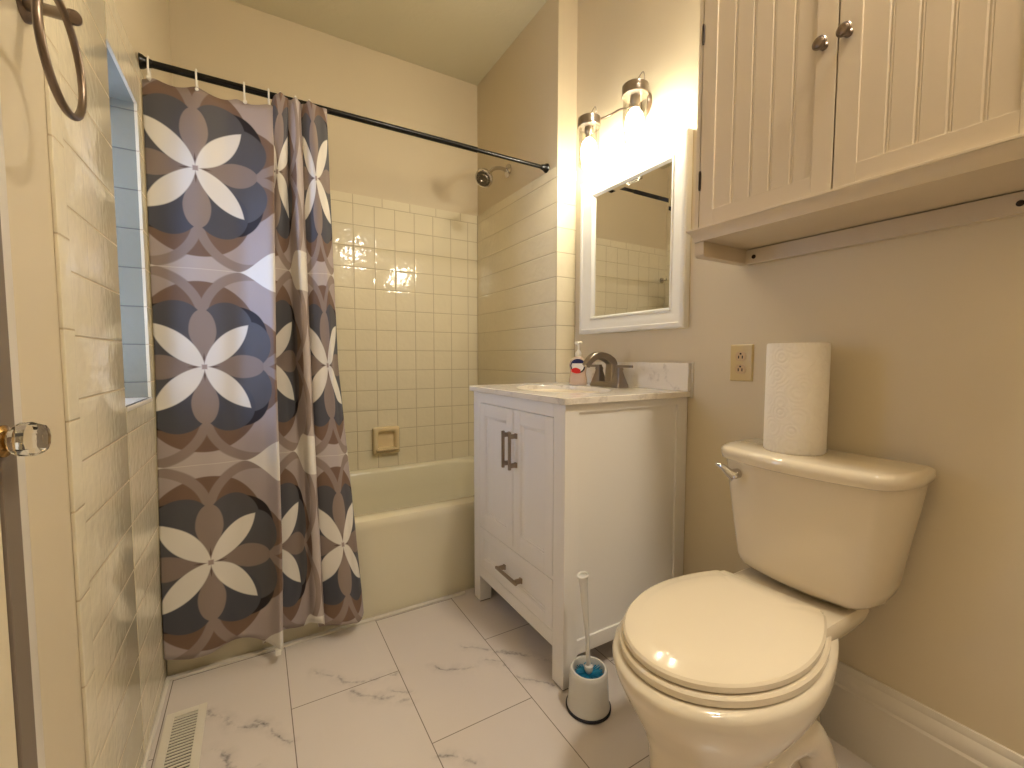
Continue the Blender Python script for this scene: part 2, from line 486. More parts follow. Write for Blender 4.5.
# ------------------------------------------------------------------ bathtub
def tub():
    bm = NB(); y0, y1, x0, x1 = 1.6665, YB-.001, XL+.001, XT-.001
    L = []
    L.append(rect_loop(x0,x1,y0+.012,y1,0,.004,10))
    L.append(rect_loop(x0,x1,y0+.012,y1,.04,.004,10))
    L.append(rect_loop(x0,x1,y0+.004,y1,.33,.004,10))
    L.append(rect_loop(x0,x1,y0,y1,.350,.006,10))
    L.append(rect_loop(x0,x1,y0,y1,.372,.006,10))
    L.append(rect_loop(x0,x1,y0+.004,y1,.382,.008,10))
    L.append(rect_loop(x0,x1,y0+.013,y1,.386,.010,10))
    ix0, ix1, iy0, iy1 = x0+.10, x1-.055, y0+.082, y1-.040
    L.append(rect_loop(ix0-.012,ix1+.012,iy0-.012,iy1+.012,.386,.15,10))
    L.append(rect_loop(ix0-.003,ix1+.003,iy0-.003,iy1+.003,.381,.145,10))
    L.append(rect_loop(ix0+.004,ix1-.004,iy0+.004,iy1-.004,.368,.14,10))
    L.append(rect_loop(ix0+.03,ix1-.02,iy0+.02,iy1-.022,.26,.13,10))
    L.append(rect_loop(ix0+.08,ix1-.04,iy0+.04,iy1-.045,.12,.12,10))
    L.append(rect_loop(ix0+.13,ix1-.075,iy0+.075,iy1-.08,.075,.10,10))
    L.append(rect_loop(ix0+.2,ix1-.14,iy0+.14,iy1-.15,.066,.08,10))
    loft(bm, L); 
    t = thing('bathtub', 'almond enamel alcove bathtub with a plain front apron behind the curtain', 'bathtub', (.46,2.05,0))
    obj('tub_shell', bm, M['tub'], t, smooth=35)
    bm = NB(); lathe(bm, [(.03,0),(.03,.004),(.022,.006),(.005,.006)], (.92,2.06,.066), (0,0,1), 24); obj('drain', bm, M['chrome'], t)
    bm = NB(); lathe(bm, [(.035,0),(.035,.006),(.028,.010),(.005,.010)], (1.108,2.06,.25), (-1,0,.15), 24); obj('overflow_plate', bm, M['chrome'], t)
tub()

# soap dish on the tub wall
def soap_dish():
    t = thing('soap_dish', 'almond ceramic soap dish set in the back wall tile above the tub', 'soap dish', (.612,YB,.46))
    x0,x1,z0,z1 = .545,.690,.462,.612; y=YB
    bm = NB()
    def fr(i, yy): return [(x0+i,yy,z0+i),(x1-i,yy,z0+i),(x1-i,yy,z1-i),(x0+i,yy,z1-i)]
    def rr(i, yy, r):
        return [(p[0],yy,p[1]) for p in [(q[0],q[1]) for q in rect_loop(x0+i,x1-i,z0+i,z1-i,0,r,5)]]
    loft(bm, [rr(0,y+.0,.012), rr(0,y-.022,.012), rr(.004,y-.030,.014), rr(.012,y-.033,.014), rr(.020,y-.031,.014), rr(.026,y-.024,.014), rr(.030,y-.004,.014)], cap0=False)
    obj('dish_frame', bm, M['dish'], t)
    bm = NB(); prism(bm, [(y-.003,z0+.028),(y-.040,z0+.020),(y-.052,z0+.024),(y-.054,z0+.033),(y-.047,z0+.034),(y-.040,z0+.030),(y-.003,z0+.036)], 0, x0+.010, x1-.010, .002)
    obj('dish_tray', bm, M['dish'], t)
soap_dish()

# shower head
def shower():
    t = thing('wall_shower', 'chrome shower head on a bent arm from the alcove wall', 'shower head', (XT,2.074,1.98))
    bm = NB(); lathe(bm, [(.034,0),(.034,.003),(.026,.009),(.012,.013)], (XT,2.074,1.98), (-1,0,0), 32); obj('flange', bm, M['chrome'], t)
    path = smooth_path([(XT-.005,2.074,1.98),(XT-.045,2.074,1.984),(XT-.085,2.074,1.972),(XT-.115,2.074,1.945)],8)
    bm = NB(); tube(bm, path, .0095, 14); obj('shower_arm', bm, M['chrome'], t)
    d = Vector((-.62,-.42,-.66)).normalized(); c = Vector((XT-.118,2.073,1.942))
    bm = NB(); lathe(bm, [(.010,-.006),(.016,.0),(.017,.008),(.012,.014),(.014,.020),(.030,.032),(.043,.046),(.046,.056),(.046,.066),(.041,.070)], c, d, 36); h = obj('spray_head', bm, M['chrome'], t)
    bm = NB(); lathe(bm, [(.040,.068),(.038,.073),(.026,.0725),(.024,.075),(.014,.075),(.012,.072),(.0,.072)], c, d, 36)
    obj('spray_face', bm, M['nickel'], h, label='darker nozzle face')
    A, u, v = frame_axes(d)
    bm = NB()
    for R_, k in ((.032,16),(.019,10)):
        for i in range(k):
            p = c + A*.072 + u*(R_*math.cos(2*PI*i/k)) + v*(R_*math.sin(2*PI*i/k)); lathe(bm, [(.0022,0),(.0018,.004)], p, d, 8)
    obj('nozzles', bm, M['black'], h)
shower()

# rod
YR, ZR = 1.7154, 1.864
t = thing('curtain_rod', 'black tension shower curtain rod across the tub alcove', 'curtain rod', (.46,YR,ZR))
bm = NB(); lathe(bm, [(.0108,0),(.0108,1.09)], (XL+.008,YR,ZR), (1,0,0), 20); obj('outer_tube', bm, M['black'], t)
bm = NB(); lathe(bm, [(.0086,0),(.0086,.36)], (XL+1.088,YR,ZR), (1,0,0), 20); obj('inner_tube', bm, M['black'], t)
for x, s in ((XL+.0005,1),(XT-.0005,-1)):
    bm = NB(); lathe(bm, [(.021,0),(.019,.008),(.0145,.014),(.0108,.030)], (x,YR,ZR), (s,0,0), 24); obj('end_cap', bm, M['black'], t)

# curtain -----------------------------------------------------------
PP = .612
TOP = [(-.125,-.262,1.712),(0,-.141,1.700),(.1,-.047,1.710),(.17,.015,1.698),(.215,.064,1.694),(.238,.078,1.702),(.33,.070,1.745),(.45,.066,1.765),(.55,.078,1.735),(.60,.093,1.706),(.63,.104,1.702),(.69,.119,1.722),(.75,.117,1.762),(.82,.125,1.745),(.88,.139,1.703),(.92,.150,1.702),(.97,.160,1.725),(1.05,.156,1.765),(1.12,.168,1.735),(1.18,.180,1.703),(1.24,.198,1.698),(1.31,.222,1.703),(1.37,.240,1.712),(1.41,.236,1.725)]
MID = [(-.125,-.262,1.705),(0,-.137,1.688),(.1,-.047,1.700),(.17,.010,1.662),(.215,.032,1.622),(.238,.035,1.640),(.33,.015,1.735),(.45,.005,1.755),(.55,.020,1.740),(.60,.036,1.722),(.63,.047,1.722),(.69,.085,1.735),(.75,.118,1.745),(.82,.134,1.715),(.88,.147,1.680),(.92,.163,1.682),(.97,.172,1.712),(1.05,.160,1.735),(1.12,.170,1.700),(1.18,.190,1.676),(1.24,.218,1.670),(1.31,.252,1.682),(1.37,.274,1.705),(1.41,.270,1.715)]
RIM = [(-.125,-.264,1.654),(0,-.137,1.640),(.1,-.045,1.650),(.17,.012,1.618),(.215,.035,1.578),(.238,.038,1.592),(.33,.012,1.638),(.45,-.005,1.655),(.55,.022,1.656),(.60,.038,1.652),(.63,.050,1.648),(.69,.088,1.650),(.75,.118,1.655),(.82,.138,1.640),(.88,.152,1.622),(.92,.170,1.622),(.97,.178,1.645),(1.05,.165,1.658),(1.12,.178,1.640),(1.18,.208,1.615),(1.24,.242,1.605),(1.31,.280,1.612),(1.37,.300,1.628),(1.41,.295,1.640)]
BOT = [(-.125,-.262,1.628),(0,-.135,1.612),(.1,-.045,1.622),(.17,.008,1.600),(.215,.033,1.560),(.238,.038,1.575),(.33,.012,1.610),(.45,-.005,1.640),(.55,.020,1.640),(.60,.036,1.630),(.63,.048,1.618),(.69,.088,1.622),(.75,.115,1.640),(.82,.138,1.622),(.88,.158,1.600),(.92,.178,1.600),(.97,.184,1.628),(1.05,.168,1.648),(1.12,.182,1.620),(1.18,.220,1.590),(1.24,.260,1.580),(1.31,.298,1.590),(1.37,.316,1.605),(1.41,.308,1.620)]
TOP = [(u,x,y if u < .5 else 1.676+(y-1.70)*.32) for u,x,y in TOP]
MID = [(u,x+.022*math.exp(-((u-.23)/.06)**2)-.013*max(0,min(1,(u-1.1)/.2))+.022*math.exp(-((u-1.22)/.07)**2),y) for u,x,y in MID]
RIM = [(u,x+.018*math.exp(-((u-.23)/.06)**2)-.006*max(0,min(1,(u-1.1)/.2))+.018*math.exp(-((u-1.22)/.07)**2),y) for u,x,y in RIM]
BOT = [(u,x+.012*math.exp(-((u-.23)/.06)**2)+.016*math.exp(-((u-1.22)/.07)**2),y) for u,x,y in BOT]
ZL = [1.812, .97, .40, .05]
def cat(P, n):
    out = []
    m_ = len(P)-1
    for k in range(n+1):
        f = k/n*m_; i = min(int(f), m_-1); t_ = f-i
        a, b, c, d = P[max(i-1,0)], P[i], P[i+1], P[min(i+2,m_)]
        out.append(tuple(.5*((2*b[q])+(c[q]-a[q])*t_+(2*a[q]-5*b[q]+4*c[q]-d[q])*t_*t_+(3*b[q]-a[q]-3*c[q]+d[q])*t_**3) for q in range(3)))
    return out
def curtain():
    nu, nv = 300, 90
    L = [cat(p, nu) for p in (TOP, MID, RIM, BOT)]
    ringu = [-.095,.012,.125,.215,.61,.90,1.20]
    bm = NB(); uvl = bm.loops.layers.uv.new('UVMap'); grid = []; UV = {}
    for j in range(nv+1):
        s = j/nv; row = []
        for i in range(nu+1):
            u = L[0][i][0]
            near = min(abs(u-r) for r in ringu)
            ztop = 1.815 + .006*math.exp(-(near/.02)**2) - .005*min(near/.05,1)
            zb = .062 + .016*math.sin(u*9+1.0) + .028*max(0,1-(u+.125)/.12) - .012*math.exp(-((u-.24)/.03)**2) + .012*math.sin(u*23)
            q_ = max(0,min(1,(u-.40)/.16)); lift = .040*q_*q_*(3-2*q_)
            ztop += lift
            z = ztop + (zb-ztop)*s; lf = lift*(1-s)**1.3 - .018*min(1,s*1.6)*max(0,min(1,(u-.8)/.2))
            if z > ZL[1]: k, a = 0, (ZL[0]-z)/(ZL[0]-ZL[1])
            elif z > ZL[2]: k, a = 1, (ZL[1]-z)/(ZL[1]-ZL[2])
            else: k, a = 2, (ZL[2]-z)/(ZL[2]-ZL[3])
            a = max(-.05, min(1.05, a))
            ae = a if k else a
            p, q = L[k][i], L[k+1][i]
            x = p[1]+(q[1]-p[1])*ae; y = p[2]+(q[2]-p[2])*ae
            y += .0035*math.sin(u*31+z*2.2) + .002*math.sin(u*57-z*5)
            y = min(y, 1.659) if z < .42 else y
            v = bm.verts.new((x,y,z)); row.append(v)
            UV[v] = (u/PP, (z-lf-1.577)/PP)
        grid.append(row)
    for j in range(nv):
        for i in range(nu):
            f = bm.faces.new((grid[j][i],grid[j][i+1],grid[j+1][i+1],grid[j+1][i]))
            for l in f.loops: l[uvl].uv = UV[l.vert]
    return bm
t = thing('shower_curtain', 'grey, brown and white flower print fabric shower curtain drawn to the left', 'shower curtain', (0,1.69,1.81))
cu = obj('curtain_panel', curtain(), M['curtain'], t, smooth=180)
sd = cu.modifiers.new('thickness', 'SOLIDIFY'); sd.thickness = .0012
bm = NB(); box(bm, (.030,1.556,.034),(.046,1.566,.052),.002); obj('hem_weight', bm, M['ringw'], t, label='small white weight at the bottom hem')
# white rings
names = ['leftmost white plastic curtain ring on the black rod', 'second white curtain ring from the left wall on the rod',
 'third white curtain ring from the left, above the flat panel right side', 'fourth white curtain ring, at the start of the bunched folds',
 'fifth white curtain ring, among the bunched curtain folds', 'sixth white curtain ring, between the two rightmost curtain folds',
 'rightmost white curtain ring, above the last curtain fold']
for (x, yy), lb in zip(((-.2445,1.705),(-.1290,1.700),(-.003,1.708),(.066,1.697),(.101,1.703),(.146,1.703),(.189,1.700)), names):
    t = thing('curtain_ring', lb, 'curtain ring', (x,YR,ZR), 'white rings on the shower curtain rod')
    pts = []
    for k in range(23):
        a = math.radians(-60 + 300*k/22)
        pts.append((x, YR+.0165*math.cos(a)*1.0, ZR+.0165*math.sin(a)))
    pts = [(x+.001, YR-.004, ZR-.052), (x+.001, YR-.014, ZR-.045), (x, YR-.0165, ZR-.025)] + [(x, YR-.0165*math.cos(math.radians(a)), ZR+.0165*math.sin(math.radians(a))) for a in range(0,181,15)] + [(x, YR+.0165, ZR-.022),(x+.001, YR+.010, ZR-.045)]
    bm = NB(); tube(bm, smooth_path(pts,3), .0026, 8); obj('ring_loop', bm, M['ringw'], t)
    bm = NB(); lathe(bm, [(.002,-.006),(.006,-.004),(.0062,0),(.004,.003)], (x+.001,YR-.020,ZR-.050), (0,-1,0), 16); obj('ring_button', bm, M['ringw'], t)
# small chrome hook behind the curtain that the mirror shows
bm = NB(); lathe(bm, [(.022,0),(.022,.005),(.012,.010)], (-.225,YB,1.604), (0,-1,0), 20); tube(bm, smooth_path([(-.225,YB-.008,1.606),(-.225,YB-.04,1.60),(-.225,YB-.055,1.615),(-.225,YB-.06,1.635)],5), .006, 10)
tag(obj('robe_hook', bm, M['chrome'], base=(-.225,YB,1.604)), 'small chrome hook on the tub wall seen in the mirror', 'hook')

# ------------------------------------------------------------------ vanity
VX, VY0, VY1 = .765, 1.005, 1.616
def ring_frame(bm, xf, xb, y0, y1, z0, z1, w, bev=.0012):
    box(bm,(xf,y0,z0),(xb,y0+w,z1),bev); box(bm,(xf,y1-w,z0),(xb,y1,z1),bev)
    box(bm,(xf,y0+w,z0),(xb,y1-w,z0+w),bev); box(bm,(xf,y0+w,z1-w),(xb,y1-w,z1),bev)
def shaker(name, y0, y1, z0, z1, parent, w=.045):
    bm = NB(); xf = VX-.001; xb = VX+.018
    ring_frame(bm, xf, xb, y0, y1, z0, z1, w)
    # inner ogee bead
    L = []
    for i, dx in ((w-.001,.0015),(w+.004,.003),(w+.006,.007),(w+.010,.008),(w+.012,.010)):
        L.append([(xf+dx,y0+i,z0+i),(xf+dx,y1-i,z0+i),(xf+dx,y1-i,z1-i),(xf+dx,y0+i,z1-i)])
    loft(bm, L, cap0=False, cap1=True)
    return obj(name, bm, M['vanity'], parent, smooth=25)
def pull(parent, p0, p1, out=.028):
    """square bar pull between p0 and p1, standing out toward -X"""
    bm = NB(); p0, p1 = Vector(p0), Vector(p1); d = (p1-p0).normalized(); h = .0045
    lo = [min(a,b)-h for a,b in zip(p0,p1)]; hi = [max(a,b)+h for a,b in zip(p0,p1)]
    box(bm, (VX-out-h,lo[1],lo[2]), (VX-out+h,hi[1],hi[2]), .001)
    for p in (p0+d*.010, p1-d*.010):
        e = .0075 if abs(d.z) > .5 else .0075
        box(bm, (VX-out+h-.001,p.y-.005,p.z-e), (VX-.0005,p.y+.005,p.z+e), .001)
        box(bm, (VX-.006,p.y-.007,p.z-.009), (VX-.0008,p.y+.007,p.z+.009), .001)
    return obj('handle', bm, M['bronze'], parent, label='square brushed bronze bar handle')
def vanity():
    t = thing('vanity_cabinet', 'white shaker bathroom vanity cabinet with two doors, a drawer and four legs', 'vanity', (1.03,1.31,0))
    bm = NB(); xb = XR-.003
    # side panels (near side recessed), back, bottom, face frame
    box(bm,(.80,VY0+.007,.095),(xb,VY0+.020,.860)); box(bm,(.80,VY1-.020,.095),(xb,VY1-.004,.860))
    box(bm,(.785,VY0+.02,.110),(xb,VY1-.02,.125)); box(bm,(xb-.01,VY0+.02,.12),(xb,VY1-.02,.860))
    box(bm,(VX+.0205,1.062,.120),(VX+.028,1.58,.85))
    obj('body', bm, M['vanity'], t, smooth=0)
    bm = NB()
    bm.free()
    obj('side_rail', B((.815,VY0+.0005,.095),(1.245,VY0+.012,.140),.001), M['vanity'], t, smooth=0)
    obj('side_rail', B((.815,VY0+.0005,.836),(1.245,VY0+.012,.860),.001), M['vanity'], t, smooth=0)
    y0,y1 = VY0+.0565, VY1-.0525
    for q in (((VX,y0,.819),(VX+.02,y1,.860)), ((VX,y0,.111),(VX+.02,y1,.156)), ((VX+.001,y0,.319),(VX+.02,y1,.332))):
        obj('front_rail', B(*q), M['vanity'], t, smooth=0)
    for (xa,xc,ya,yc) in ((VX,.817,VY0,VY0+.056),(VX,.817,VY1-.052,VY1),(1.243,xb,VY0,VY0+.056),(1.243,xb,VY1-.052,VY1)):
        bm = NB(); box(bm,(xa,ya,.004),(xc,yc,.860),.0015); l = obj('leg', bm, M['vanity'], t, smooth=0)
        obj('foot_pad', B((xa+.003,ya+.003,0),(xc-.003,yc-.003,.005)), M['hinge'], l, smooth=0)
    d1 = shaker('door', 1.3015, 1.561, .333, .8165, t); d2 = shaker('door', 1.062, 1.2985, .333, .8165, t)
    pull(d1, (VX,1.322,.618), (VX,1.322,.738)); pull(d2, (VX,1.277,.618), (VX,1.277,.738))
    d3 = shaker('drawer', 1.062, 1.561, .158, .3175, t, .038); pull(d3, (VX,1.232,.236), (VX,1.366,.236), .030)
    # counter
    t = thing('vanity_countertop', 'white marbled quartz vanity top with undermount sink and low backsplash', 'countertop', (1.03,1.31,.861))
    bm = NB(); x0,x1,y0,y1,zt,zb = .752,XR-.001,.992,1.630,.881,.8615
    N = 64; cx, cy, ax, ay = .985, 1.315, .155, .205
    def ell(k, z, sx=1., sy=1.): a = 2*PI*k/N; return (cx+ax*sx*math.cos(a), cy+ay*sy*math.sin(a), z)
    def rec(k, z, i=0.):
        a = 2*PI*k/N; c, s = math.cos(a), math.sin(a)
        X0,X1,Y0,Y1 = x0+i-cx, x1-i-cx, y0+i-cy, y1-i-cy
        tx = (X1/c if c > 0 else X0/c) if abs(c) > 1e-9 else 1e9
        ty = (Y1/s if s > 0 else Y0/s) if abs(s) > 1e-9 else 1e9
        q = min(tx, ty); return [cx+c*q, cy+s*q, z]
    def recl(z, i=0.):
        l = [rec(k, z, i) for k in range(N)]
        for X in (x0+i, x1-i):
            for Y in (y0+i, y1-i):
                j = min(range(N), key=lambda k: (l[k][0]-X)**2+(l[k][1]-Y)**2); l[j][0], l[j][1] = X, Y
        return l
    loops = [[ell(k,zb) for k in range(N)], recl(zb,.001), recl(zb+.001), recl(zt-.0015), recl(zt,.0015), [ell(k,zt,1.005,1.005) for k in range(N)], [ell(k,zt-.002) for k in range(N)]]
    rows = loft(bm, loops, False, False)
    for k in range(N): bm.faces.new((rows[-1][k],rows[-1][(k+1)%N],rows[0][(k+1)%N],rows[0][k]))
    obj('counter_slab', bm, M['quartz'], t, smooth=25)
    bm = NB(); S = ((1.02,.861),(1.0,.855),(.93,.80),(.78,.765),(.5,.748),(.12,.742))
    loft(bm, [[ell(k,z,s,s) for k in range(N)] for s,z in S], False, True)
    bas = obj('sink_basin', bm, M['porcelain'], t); sm = bas.modifiers.new('thickness','SOLIDIFY'); sm.thickness = .008; sm.offset = -1
    bm = NB(); box(bm,(XR-.020,.992,.8812),(XR-.001,1.630,.978),.0012); box(bm,(.752,1.6325,.8812),(XR-.001,1.6335,.8822))
    obj('backsplash', bm, M['quartz'], t, smooth=0)
    bm = NB(); lathe(bm, [(.022,0),(.022,.003),(.008,.004)], (cx,cy,.743), (0,0,1), 24); obj('sink_drain', bm, M['chrome'], t)
    struct('trim_5', B((XR-.006,.985,.858),(XR-.0003,.9915,.982),.0015), M['trim'])
vanity()

# faucet
def faucet():
    z0 = .8815; X = 1.205; Y = 1.305
    t = thing('faucet', 'brushed nickel centerset sink faucet with two lever handles', 'faucet', (X,Y,z0))
    bm = NB(); loft(bm, [rect_loop(X-.029,X+.029,Y-.083,Y+.083,z0,.006), rect_loop(X-.028,X+.028,Y-.081,Y+.081,z0+.012,.006), rect_loop(X-.024,X+.024,Y-.076,Y+.076,z0+.020,.005)])
    obj('base_plate', bm, M['nickel'], t, smooth=30)
    # spout: square section swept along an arc toward -X
    P = smooth_path([(X+.012,z0+.018),(X+.016,z0+.070),(X+.012,z0+.102),(X-.022,z0+.126),(X-.062,z0+.132),(X-.098,z0+.117),(X-.122,z0+.092)],6) if False else None
    pts = smooth_path([(X+.012,0,z0+.018),(X+.014,0,z0+.060),(X+.013,0,z0+.092),(X-.004,0,z0+.108),(X-.034,0,z0+.120),(X-.066,0,z0+.122),(X-.096,0,z0+.106),(X-.116,0,z0+.083)],5)
    bm = NB(); loops = []; n = len(pts)
    for i, p in enumerate(pts):
        d = (pts[min(i+1,n-1)]-pts[max(i-1,0)]).normalized(); nn = Vector((-d.z,0,d.x))
        k = i/(n-1); hw = .021*(1-k)+.014*k; th = .018*(1-k)+.011*k
        loops.append([Vector((p.x,Y,p.z)) + nn*a*th + Vector((0,b*hw,0)) for a,b in ((-1,-.8),(-.8,-1),(.8,-1),(1,-.8),(1,.8),(.8,1),(-.8,1),(-1,.8))])
    loft(bm, loops); obj('spout', bm, M['nickel'], t, smooth=30)
    for s in (-1, 1):
        y = Y+s*.056; bm = NB()
        loft(bm, [rect_loop(X-.024,X+.024,y-.024,y+.024,z0+.016,.004,2), rect_loop(X-.017,X+.017,y-.017,y+.017,z0+.040,.004,2), rect_loop(X-.011,X+.011,y-.011,y+.011,z0+.064,.003,2), rect_loop(X-.0125,X+.0125,y-.0125,y+.0125,z0+.070,.003,2), rect_loop(X-.011,X+.011,y-.011,y+.011,z0+.078,.003,2)])
        h = obj('handle', bm, M['nickel'], t, smooth=30)
        bm = NB(); yy = sorted((y-s*.008, y+s*.068)); prism(bm, [(X-.009,z0+.075),(X+.009,z0+.075),(X+.009,z0+.085),(X-.009,z0+.085)], 1, yy[0], yy[1], .002)
        for v in bm.verts:
            k = abs(v.co.y-y)/.062; v.co.x = X+(v.co.x-X)*(1-.3*k); v.co.z += .006*math.sin(min(k,1)*2.6)-.002*k
        obj('lever', bm, M['nickel'], h)
    bm = NB(); lathe(bm, [(.009,-.004),(.009,.006),(.007,.007)], (X-.114,Y,z0+.084), (-.35,0,-1), 16); obj('aerator', bm, M['chrome'], t)
faucet()

def soap():
    X, Y, z0 = 1.178, 1.462, .8815
    t = thing('soap_bottle', 'clear pump bottle of hand soap with a blue and red label beside the faucet', 'soap bottle', (X,Y,z0))
    # the bottle's wide face turns toward the room (-x,-y)
    A = Matrix.Rotation(math.radians(46), 4, 'Z'); c = Vector((X,Y,0))
    def el(hx, hy, z, n=32, p=2.6):
        out = []
        for k in range(n):
            a = 2*PI*k/n; ca, sa = math.cos(a), math.sin(a)
            v = Vector((math.copysign(abs(ca)**(2/p),ca)*hx, math.copysign(abs(sa)**(2/p),sa)*hy, 0)); v = A @ v
            out.append((X+v.x, Y+v.y, z0+z))
        return out
    S = [(.018,.034,0),(.021,.038,.004),(.021,.038,.02),(.019,.033,.045),(.020,.035,.065),(.0215,.038,.083),(.020,.034,.100),(.015,.022,.112),(.011,.012,.118)]
    bm = NB(); loft(bm, [el(a,b,z) for a,b,z in S]); b = obj('bottle', bm, M['liquid'], t)
    bm = NB(); lathe(bm, [(.0125,.117),(.0135,.119),(.0135,.132),(.011,.138),(.006,.144),(.0045,.146),(.0045,.172)], (X,Y,z0), (0,0,1), 24)
    obj('pump_collar', bm, M['soap_w'], t)
    bm = NB(); d = A @ Vector((-1,0,0)); lathe(bm, [(.007,.170),(.015,.172),(.017,.176),(.015,.181),(.004,.182)], (X,Y,z0), (0,0,1), 24)
    tube(bm, smooth_path([(X,Y,z0+.176), Vector((X,Y,z0+.177))+d*.018, Vector((X,Y,z0+.171))+d*.026],4), .004, 10)
    obj('pump_head', bm, M['soap_w'], t)
    # label: dark round ring, white field, blue top band, red splash, standing on the front face
    fx = A @ Vector((-1,0,0)); sy = A @ Vector((0,-1,0))
    def patch(name, pts, off, m, lb):
        bm = NB(); vs = []
        F = [];
        for (u, w) in pts:
            r = .0205+.0*w; k = 1 - abs(u/.040)**2.6; r = .0215*max(k,.05)**(1/2.6)
            F.append(Vector((X,Y,z0+w)) + sy*u + fx*(r+off))
        Bk = [p - fx*.0015 for p in F]
        loft(bm, [F, Bk]); return obj(name, bm, m, t, smooth=0, label=lb)
    def strip(name, u0, u1, lo, hi, off, m, lb):
        N = 16; bm = NB(); rows = []
        for k in range(N+1):
            u = u0+(u1-u0)*k/N; r = .0215*max(1-abs(u/.040)**2.6,.05)**(1/2.6); w0, w1 = lo(u), hi(u)
            if w1-w0 < .0004: w1 = w0+.0004
            def q(w, o): return Vector((X,Y,z0+w)) + sy*u + fx*(r+o)
            rows.append([q(w0,off),q((w0+w1)/2,off),q(w1,off),q(w1,off-.0015),q(w0,off-.0015)])
        loft(bm, rows); return obj(name, bm, m, t, smooth=0, label=lb)
    ci = lambda R, c, sg, k=1.0: (lambda u: c + sg*k*math.sqrt(max(0, R*R-u*u)))
    strip('label_ring', -.032, .032, ci(.032,.080,-1), ci(.032,.080,1,.9), .0010, M['label_k'], 'dark round label edge')
    strip('label_field', -.026, .026, ci(.026,.080,-1), ci(.026,.080,1,.95), .0016, M['label_w'], 'white label field')
    strip('label_band', -.024, .024, lambda u: .090, ci(.028,.083,1,.9), .0022, M['label_b'], 'blue label band')
    strip('label_splash', -.026, .012, lambda u: .056-.008*math.sin((u+.026)*70), lambda u: .066+.006*math.sin((u+.026)*90), .0028, M['label_r'], 'red splash on the label')
soap()

# ------------------------------------------------------------------ mirror
def mirror():
    y0,y1,z0,z1 = 1.012,1.574,1.100,1.762
    t = thing('wall_mirror', 'white moulded frame mirror above the vanity sink', 'mirror', (XR,(y0+y1)/2,z0))
    prof = [(.0,.0),(.0,.022),(.003,.027),(.010,.030),(.018,.030),(.021,.027),(.026,.0265),(.042,.022),(.056,.016),(.062,.015),(.064,.019),(.069,.019),(.072,.015),(.075,.010),(.077,.004)]
    bm = NB()
    loft(bm, [[(XR-.0005-h,y0+i,z0+i),(XR-.0005-h,y1-i,z0+i),(XR-.0005-h,y1-i,z1-i),(XR-.0005-h,y0+i,z1-i)] for i,h in prof], True, False)
    obj('frame', bm, M['frame'], t, smooth=25)
    i = .076; e = i+.014; xg = XR-.0075
    bm = NB(); R1 = [(xg,y0+i,z0+i),(xg,y1-i,z0+i),(xg,y1-i,z1-i),(xg,y0+i,z1-i)]; x2 = xg-.0007
    R2 = [(x2,y0+e,z0+e),(x2,y1-e,z0+e),(x2,y1-e,z1-e),(x2,y0+e,z1-e)]
    R0 = [(xg+.003,a,b) for _,a,b in R1]
    loft(bm, [R0,R1,R2]); obj('mirror_glass', bm, M['mirror'], t, smooth=0)
mirror()

